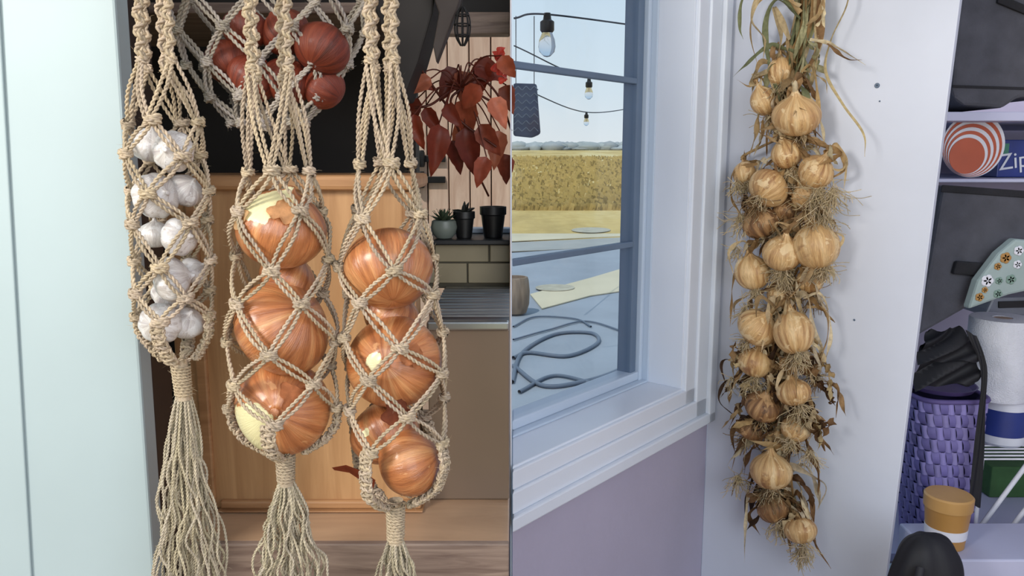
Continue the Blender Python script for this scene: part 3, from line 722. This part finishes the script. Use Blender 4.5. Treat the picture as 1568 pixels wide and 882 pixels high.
for (u,v,n,L) in ((1252,290,110,.09),(1275,290,60,.06),(1262,330,50,.06),(1170,320,30,.05),(1200,420,40,.05),(1180,745,70,.05),(1230,840,60,.05),(1135,330,60,.06),(1130,730,50,.05),(1120,580,30,.04),(1215,540,30,.05),(1160,590,40,.04),(1130,280,30,.04),(1240,690,40,.05),(1265,400,40,.05),(1140,470,40,.05),(1130,380,30,.04),(1230,640,40,.04)):
    roots(acc,B(u,v,-.03),A([0,0,-1.]),n,L,ROOT)
acc.obj('dried_leaves_and_roots',M['leafdry'],br)
lathe('ceiling_hook',[(0,0),(.004,0),(.004,.05),(0,.05)],B(1240,-132,0),M['iron'],br,12)

# --- closet shelves & contents
box('wall_closet_back',0.92,2.2,2.45,2.52,0,2.7,M['wall_lav'])
box('wall_right',2.2,2.26,-1.2,2.52,0,2.7,M['wall_lav'])
Y1=1.80
def zat(v,y): return P(1500,v,y)[2]
zA=zat(172,Y1); box('closet_shelf',.88,2.19,Y1-.02,2.44,zA-.02,zA,M['shelf'],None,.002)
zB=zat(274,Y1); box('closet_shelf.001',.90,2.19,Y1,2.44,zB-.008,zB,M['shelf'],None,.002)
zC=zat(832,Y1); box('closet_shelf.002',.90,2.19,Y1-.05,2.44,zC-.02,zC,M['shelf'],None,.002)
tb=empty('fabric_storage_bin')
prism('body',[(1478,-90),(1640,-90),(1650,146),(1560,150),(1535,166),(1478,162),(1462,150),(1458,135)],Y1-.01,.3,M['fabric'],tb,.008)
prism('seam',[(1459,130),(1650,136),(1650,140),(1459,134)],Y1-.013,.003,M['fabric2'],tb)
prism('handle',[(1530,-10),(1600,20),(1600,34),(1528,4)],Y1-.018,.007,M['fabric2'],tb,.002)
pl=empty('striped_plate'); yp_=Y1+.06; orange=plain('orange_glaze',c(178,84,54),.4)
for i,R0 in enumerate((48,45,42,39,36,33,30,27)):
    R=R0*PX(262,yp_); zc_=zB+48*PX(262,yp_)+.002
    lathe('ring_%d'%i,[(0,0),(R,0),(R,.002),(0,.002)],A([P(1486,262,yp_)[0]+i*-.0030,yp_-.0021*i,zc_-.0034*i]),(M['white'] if i%2==0 and i<7 else orange),pl,48,(pi/2,0,0))
zb_=empty('zipper_bag_box'); yq=Y1+.12
xq0=P(1528,250,yq)[0]; zq0=zB+.001; hq=P(1500,214,yq)[2]-zq0
box('carton',xq0,xq0+.25,yq,yq+.1,zq0,zq0+hq,M['blue'],zb_,.002)
box('label',xq0+.004,xq0+.022,yq-.002,yq,zq0+hq*.6,zq0+hq*.9,plain('green_print',c(60,120,100),.4),zb_)
cu_=bpy.data.curves.new('label_text','FONT'); cu_.body='Zip'; cu_.size=.055; cu_.extrude=.0005; cu_.materials.append(M['white'])
to=bpy.data.objects.new('label_text',cu_); link(to,zb_); to.location=(xq0+.002,yq-.002,zq0+.016); to.rotation_euler=(pi/2,-.15,0)
bb=empty('fabric_storage_bin.001')
prism('body',[(1446,284),(1640,299),(1640,380),(1556,372),(1488,468),(1404,516)],Y1-.04,.32,M['fabric'],bb,.008)
prism('rim',[(1443,283),(1640,297),(1640,308),(1441,294)],Y1-.044,.004,M['fabric2'],bb,.002)
prism('handle',[(1466,400),(1520,404),(1516,424),(1460,420)],Y1-.055,.015,M['fabric2'],bb,.004)
fp=empty('floral_pouch')
prism('body',[(1556,366),(1640,374),(1600,440),(1545,452),(1484,474),(1498,430),(1530,388)],Y1-.09,.03,plain('pale_green_fabric',c(150,166,166),.8,.08),fp,.006)
lblue=plain('sage_print',c(120,146,136),.8)
for k,(u,v,r) in enumerate(((1540,395,9),(1512,430,10),(1548,428,8),(1500,455,7),(1560,384,8),(1528,450,7),(1528,408,6),(1558,405,7),(1530,430,6),(1508,444,5))):
    mm=(M['yellow'],M['white'],lblue)[k%3]; d_=P(u,v,Y1-.091)
    for q in range(5):
        a=q*2*pi/5; rr_=r*PX(v,Y1)*.5
        lathe('petal_%d_%d'%(k,q),[(0,0),(rr_,0),(rr_*.8,.0015),(0,.0015)],d_+A([math.cos(a)*rr_*.9,0,math.sin(a)*rr_*.9]),mm,fp,12,(pi/2,0,0))
Yr=Y1-.02; zR=zat(703,Yr)
rk=empty('white_wire_rack'); acc=Acc(); xr0=P(1503,703,Yr)[0]
for k in range(11):
    yy=Yr+k*.022; tube(acc,np.stack([A([xr0,yy,zR]),A([1.62,yy,zR])]),.0025,(.7,.7,.76,1),6)
for xk in (xr0,1.30,1.60):
    tube(acc,np.stack([A([xk,Yr,zR]),A([xk,Yr+.22,zR])]),.004,(.7,.7,.76,1),6)
for xk in (xr0,1.60):
    for yy in (Yr,Yr+.22):
        tube(acc,np.stack([A([xk,yy,zR]),A([xk,yy,zC+.001])]),.006,(.7,.7,.76,1),8)
tube(acc,np.stack([A([1.24,Yr,zR]),A([xr0,Yr,zC+.03])]),.006,(.7,.7,.76,1),6)
tube(acc,np.stack([A([1.32,Yr,zR]),A([xr0+.07,Yr,zC+.02])]),.006,(.7,.7,.76,1),6)
acc.obj('wires',M['vcol'],rk)
yt=Y1+.09; sp=PX(550,yt)
xc=P(1529,550,yt)[0]; z1_=P(1527,606,yt)[2]; z2_=P(1527,486,yt)[2]
tw=empty('paper_towel_roll')
lathe('roll',[(0.012,0),(44*sp,0),(45*sp,.004),(45*sp,z2_-z1_-.004),(44*sp,z2_-z1_),(.022,z2_-z1_),(.020,z2_-z1_-.01),(.012,z2_-z1_-.01)],(xc,yt,z1_),M['paper'],tw,48)
lathe('core',[(.014,0),(.020,0),(.020,.003),(.014,.003)],(xc,yt,z2_-.004),M['tan'],tw,24)
tp=empty('wrapped_paper_towel_pack'); zz1=zR+.004; hh=z1_-zz1-.001; rr0=33*sp
x2=P(1534,650,yt)[0]
lathe('white_base',[(0,0),(rr0*.9,0),(rr0,.006),(rr0,hh*.22),(0,hh*.22)],(x2,yt,zz1),M['white'],tp,40)
lathe('blue_band',[(0,hh*.22),(rr0*1.01,hh*.22),(rr0*1.01,hh*.78),(0,hh*.78)],(x2,yt,zz1),M['blue'],tp,40)
lathe('white_top',[(0,hh*.78),(rr0,hh*.78),(rr0,hh*.96),(rr0*.9,hh),(0,hh)],(x2,yt,zz1),M['white'],tp,40)
gd=empty('grey_sealer_machine')
prism('body',[(1512,474),(1520,456),(1640,452),(1640,484),(1505,484)],Y1+.2,.12,plain('grey_plastic',c(120,124,134),.4),gd,.006)
prism('slot',[(1530,462),(1600,460),(1600,470),(1530,472)],Y1+.195,.006,M['black'],gd,.001)
wb=empty('purple_woven_basket'); acc=Acc()
yb=1.84; sb=PX(690,yb); tp0=P(1438,598,yb); bt0=P(1432,800,yb); bt0[2]=zC+.002
rows,cols_=12,36
def bpt(t,a,e=0):
    ctr=tp0*(1-t)+bt0*t; R=(51-12*t)*sb+e
    ca,sa=math.cos(a),math.sin(a); q=4.0; k=(abs(ca)**q+abs(sa)**q)**(-1/q)
    return ctr+A([R*ca*k,R*1.1*sa*k,0])
for i in range(rows):
    for j in range(cols_):
        t0_,t1_=i/rows,(i+1)/rows; a0,a1=2*pi*j/cols_,2*pi*(j+1)/cols_
        hi=(i+j)%2; n=4; V=[]
        for p_ in range(n):
            for q_ in range(n):
                tt_=t0_+(t1_-t0_)*(p_/(n-1)); aa=a0+(a1-a0)*(q_/(n-1))+(tt_*.6)
                x=(q_/(n-1)-.5)*2 if hi else (p_/(n-1)-.5)*2
                V.append(bpt(tt_,aa,.005*(1-x*x)-(0 if hi else .001)))
        acc.add(V,gridq(n,n,False),jit(c(140,132,186) if hi else c(114,106,162),.12))
ring=np.array([bpt(0,a,.003) for a in np.linspace(0,2*pi,60)]); tube(acc,ring,.006,c(96,84,138),8)
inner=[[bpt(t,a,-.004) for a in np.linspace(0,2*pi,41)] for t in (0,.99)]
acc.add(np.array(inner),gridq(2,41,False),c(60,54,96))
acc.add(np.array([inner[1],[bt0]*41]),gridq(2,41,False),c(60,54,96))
acc.obj('weave',M['vcol'],wb)
lathe('violet_tray',[(0,0),(44*sb,0),(50*sb,.012),(48*sb,.012),(42*sb,.003),(0,.003)],tp0+A([0,0,.008]),plain('violet_plastic',c(92,78,130),.35),wb,40,sx=1,sy=1.05)
acc=Acc(); BL=(.014,.014,.018,1)
def cloth(acc,pts0,pts1,n=30,m=8,amp=.006):
    a0=spline(pts0,n); a1=spline(pts1,n); k=min(len(a0),len(a1)); V=[]
    for i in range(k):
        for j in range(m):
            t=j/(m-1); V.append(a0[i]*(1-t)+a1[i]*t+A([0,amp*math.sin(t*9+i*.35),amp*.4*math.sin(i*.6+j)]))
    acc.add(V,gridq(k,m,False),BL)
cloth(acc,[P(1478,505,1.72),P(1500,560,1.71),P(1496,650,1.71),P(1482,770,1.71)],[P(1496,515,1.72),P(1512,570,1.71),P(1508,650,1.71),P(1502,778,1.71)],amp=.003)
cloth(acc,[P(1414,528,1.75),P(1404,560,1.74),P(1398,596,1.73)],[P(1485,524,1.75),P(1500,556,1.73),P(1496,585,1.72)],amp=.012,m=14)
cloth(acc,[P(1422,508,1.76),P(1412,530,1.74),P(1402,556,1.73)],[P(1470,500,1.76),P(1490,530,1.73),P(1504,552,1.72)],amp=.010,m=14)
cloth(acc,[P(1430,515,1.80),P(1420,560,1.80),P(1400,585,1.76)],[P(1490,515,1.80),P(1495,560,1.80),P(1490,590,1.76)],amp=.010,m=14)
acc.obj('black_cloth_bag',M['vcol'],wb)
mt_=empty('mustard_plastic_tub'); yy=1.60; sy_=PX(800,yy); q=P(1446,832,yy)
hh=P(1446,756,yy)[2]-q[2]
lathe('tub',[(0,0),(27*sy_,0),(32*sy_,hh*.75),(0,hh*.75)],q,M['yellow'],mt_,36)
lathe('lid',[(0,hh*.75),(34*sy_,hh*.75),(34.5*sy_,hh*.97),(32*sy_,hh),(0,hh)],q,plain('tan_lid',c(178,138,84),.4),mt_,36)
lathe('label',[(0,hh*.2),(29.3*sy_,hh*.2),(30*sy_,hh*.38),(0,hh*.38)],q,M['white'],mt_,36)
box('storage_stand',q[0]-.05,q[0]+.6,1.53,1.70,0,q[2]-.001,M['shelf'],None,.004)
acc=Acc(); bc=P(1408,900,1.42)
n,m=28,40; V=[]
for i in range(n):
    f=i/(n-1)*pi*.62
    for j in range(m):
        a=2*pi*j/m; w=1+.05*math.sin(3*a+f*3)+.03*math.sin(9*a)
        V.append(bc+A([.068*math.sin(f)**.75*w*math.cos(a)+.008*math.sin(f),.055*math.sin(f)**.75*w*math.sin(a),.112*math.cos(f)+.004*math.sin(5*a)*math.sin(f)+.012*math.cos(a)*math.sin(f)]))
acc.add(V,gridq(n,m),BL)
V2=[bc+A([.064*math.cos(a)+.008,.05*math.sin(a),z]) for z in (-.03,-.30) for a in np.linspace(0,2*pi,m,endpoint=False)]
acc.add(V2,gridq(2,m),BL)
ap=spline([bc+A([-.03,-.05,.07]),bc+A([-.045,-.07,.03]),bc+A([-.05,-.065,-.05]),bc+A([-.045,-.055,-.15])],20); tube(acc,ap,.008,(.02,.02,.025,1),8)
acc.obj('black_backpack',M['vcol'])
box('green_cutting_mat',1.36,1.9,2.12,2.42,zC+.001,zC+.02,M['green'],None,.002)
box('green_storage_crate',P(1515,760,2.06)[0],1.9,2.06,2.11,zC+.001,zat(715,2.06),M['green'],None,.004)

# ================================================================ OUTSIDE
def gquad(name,uvs,z,mat,th=.02):
    pts=[PG(u,v,z) for u,v in uvs]; n=len(pts); V=pts+[p-A([0,0,th]) for p in pts]
    return mesh(name,V,[tuple(range(n)),tuple(range(2*n-1,n-1,-1))]+[(i,(i+1)%n,n+(i+1)%n,n+i) for i in range(n)],mat)
y0f=13.0; slope=3.3/187
zfld=lambda y: -.12+max(0,y-y0f)*slope
mesh('ground_field',[(-150,-30,-.12),(250,-30,-.12),(250,y0f,-.12),(-150,y0f,-.12),(250,420,zfld(420)-4),(-150,420,zfld(420)-4),(250,200,zfld(200)),(-150,200,zfld(200))],[(0,1,2,3),(3,2,6,7),(7,6,4,5)],M['field'])
gquad('patio_shaded_ground',[(700,1600),(1700,1600),(1700,470),(1000,374),(700,392)],-.09,M['concrete'],.02)  # patio shade comes from this slab's colour, not a cast shadow
gquad('patio_sunlit_patch_ground',[(812,450),(905,425),(1000,397),(1000,438),(905,452),(830,472)],-.075,M['concrete_l'],.01)  # sunlight painted as a lighter slab on the same patio
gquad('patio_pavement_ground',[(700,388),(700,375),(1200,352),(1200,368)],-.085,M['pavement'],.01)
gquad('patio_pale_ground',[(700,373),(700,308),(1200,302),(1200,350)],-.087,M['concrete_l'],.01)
for k,(u,v,a,b2) in enumerate(((905,352,30,4),(850,440,30,5))):
    pts=[(u+a*math.cos(t),v+b2*math.sin(t)) for t in np.linspace(0,2*pi,24,endpoint=False)]
    gquad('patio_stain_ground_%d'%k,pts,-.066,plain('stain_%d'%k,c(166,162,146),.9),.006)
hs=empty('garden_hose'); acc=Acc()
for pts,r in (([(784,585),(800,540),(850,512),(905,510),(915,525),(870,545),(810,540),(786,548)],.015),([(786,560),(830,590),(890,585),(940,570),(978,548)],.015),([(786,520),(840,505),(900,492),(975,515)],.008),([(795,600),(850,575),(930,590),(975,575)],.012),([(786,500),(820,485),(880,488),(905,500)],.008)):
    tube(acc,spline([PG(u,v,-.075) for u,v in pts],90),r,c(92,104,120),8)
acc.obj('hose_coils',M['vcol'],hs)
tl=empty('distant_treeline'); acc=Acc()
for k in range(420):
    x=rs.uniform(-10,60); y=rs.uniform(180,198); h=rs.uniform(.6,2.2); w=rs.uniform(1,3)
    t=np.linspace(0,2*pi,9)[:-1]; V=[]
    for z_,r_ in ((0,.8),(.5,1),(.85,.6),(1,.05)):
        for a in t: V.append((x+w*r_*math.cos(a)*rs.uniform(.8,1.2),y+w*r_*math.sin(a),zfld(y)-.1+z_*h))
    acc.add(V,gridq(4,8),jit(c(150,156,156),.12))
acc.obj('bushes',M['vcol'],tl)
acc=Acc()
for k in range(6000):
    y=20+70*rs.rand()**2; x=rs.uniform(0.001,.2)*y; z=zfld(y)-.01; h=rs.uniform(.04,.16)*(1+y/60); w=rs.uniform(.01,.05)*(1+y/60)
    V=[(x-w,y,z),(x+w,y,z),(x+w*1.6,y+.02,z+h*.8),(x-w*.2,y-.02,z+h)]
    acc.add(V,[[0,1,2,3]],jit(c(206,180,118) if rs.rand()<.8 else c(160,140,92),.12))
acc.obj('tall_dry_grass',M['leafdry'],None)
sl=empty('string_lights'); acc=Acc()
for pts,r in (([(787,28,2.5),(838,22,2.55),(1010,44,2.9)],.003),([(787,70,4.7),(900,118,5),(1010,112,5.4)],.004),([(787,130,6),(900,172,8),(1000,160,9)],.005)):
    tube(acc,spline([P(*q) for q in pts],30),r,(.05,.06,.08,1),6)
acc.obj('cable',M['vcol'],sl)
for (u,v,y,L) in ((838,20,2.55,64),(902,120,5,31),(898,172,8,20)):
    p=P(u,v,y); s_=PX(v,y)*L
    lathe('socket',[(0,-.45),(.13,-.45),(.17,-.4),(.17,-.2),(.10,-.15),(.08,0),(0,0)],p,M['black'],sl,20).scale=(s_,)*3
    lathe('bulb',[(0,-1.02),(.08,-1.0),(.18,-.9),(.21,-.78),(.19,-.62),(.12,-.45),(0,-.45)],p,M['glass'],sl,24).scale=(s_,)*3
ym=2.9; navy=plain('navy_canvas',c(84,98,120),.8)
prism('patterned_canvas',[(786,127),(822,128),(828,205),(815,211),(786,208)],ym,.03,navy,sl,.008)
acc=Acc()
for k in range(7):
    for j in range(3):
        u0=787+j*12.5; v0=132+k*10.5
        tube(acc,np.stack([P(u0,v0+6,ym-.001),P(u0+6,v0,ym-.001)]),.0018,(.30,.36,.42,1),4)
        tube(acc,np.stack([P(u0+6,v0,ym-.001),P(u0+12,v0+6,ym-.001)]),.0018,(.30,.36,.42,1),4)
for u in (790,818): tube(acc,np.stack([P(u,128,ym+.01),P(u,25,2.55)]),.0015,(.05,.05,.06,1),5)
acc.obj('canvas_pattern_and_cords',M['vcol'],sl)
bq=PG(788,478,-.07)
lathe('barrel_planter',[(0,0),(.11,0),(.135,.08),(.14,.2),(.13,.3),(.12,.33),(.10,.33),(.10,.28),(0,.28)],bq,wood('barrel_wood',c(104,88,74),c(140,122,104),.8,4,(8,8,1)),None,28)
box('floor',-2,2.2,-1.2,1.5,-.1,0,M['floor'])
box('ceiling',-2,2.2,-1.2,1.5,2.702,2.76,M['wall_w'])

# ================================================================ lights, world, camera
def area(name,loc,tgt,size,sy,power,col):
    l=bpy.data.lights.new(name,'AREA'); l.shape='RECTANGLE'; l.size=size; l.size_y=sy; l.energy=power; l.color=col
    o=bpy.data.objects.new(name,l); link(o); o.location=loc
    o.rotation_euler=(Vector(tgt)-Vector(loc)).to_track_quat('-Z','Y').to_euler(); return o
area('window_light_left',(-1.2,-.25,1.95),(0.0,1.1,1.2),.45,.45,27,(1,.95,.88))
area('rear_fill_light',(0.9,-1.0,1.7),(0.75,1.6,1.25),1.6,1.5,30,(.92,.94,1))  # added soft fill behind the camera, not a lamp of the room
sun=bpy.data.lights.new('sun','SUN'); sun.energy=2.6; sun.angle=.01; sun.color=(1,.95,.86)
so=bpy.data.objects.new('sun',sun); link(so); so.rotation_euler=Vector((.3,.5,-.9)).to_track_quat('-Z','Y').to_euler()
w=bpy.data.worlds.new('sky'); bpy.context.scene.world=w; w.use_nodes=True; nt=w.node_tree
tc=nt.nodes.new('ShaderNodeTexCoord'); sx=nt.nodes.new('ShaderNodeSeparateXYZ'); nt.links.new(tc.outputs['Generated'],sx.inputs[0])
rp=ramp(nt,sx.outputs[2],[(0.0,c(232,238,240)),(0.08,c(218,233,242)),(0.35,c(184,215,240))])
nt.links.new(rp,nt.nodes['Background'].inputs[0]); nt.nodes['Background'].inputs[1].default_value=1.0
cam=bpy.data.cameras.new('camera'); cam.lens=36*F/1568; cam.sensor_width=36; cam.clip_start=.02; cam.clip_end=1000
co=bpy.data.objects.new('camera',cam); link(co); co.location=(0,0,H); co.rotation_euler=(pi/2-TH,0,0)
bpy.context.scene.camera=co
bpy.context.scene.view_settings.view_transform='Standard'
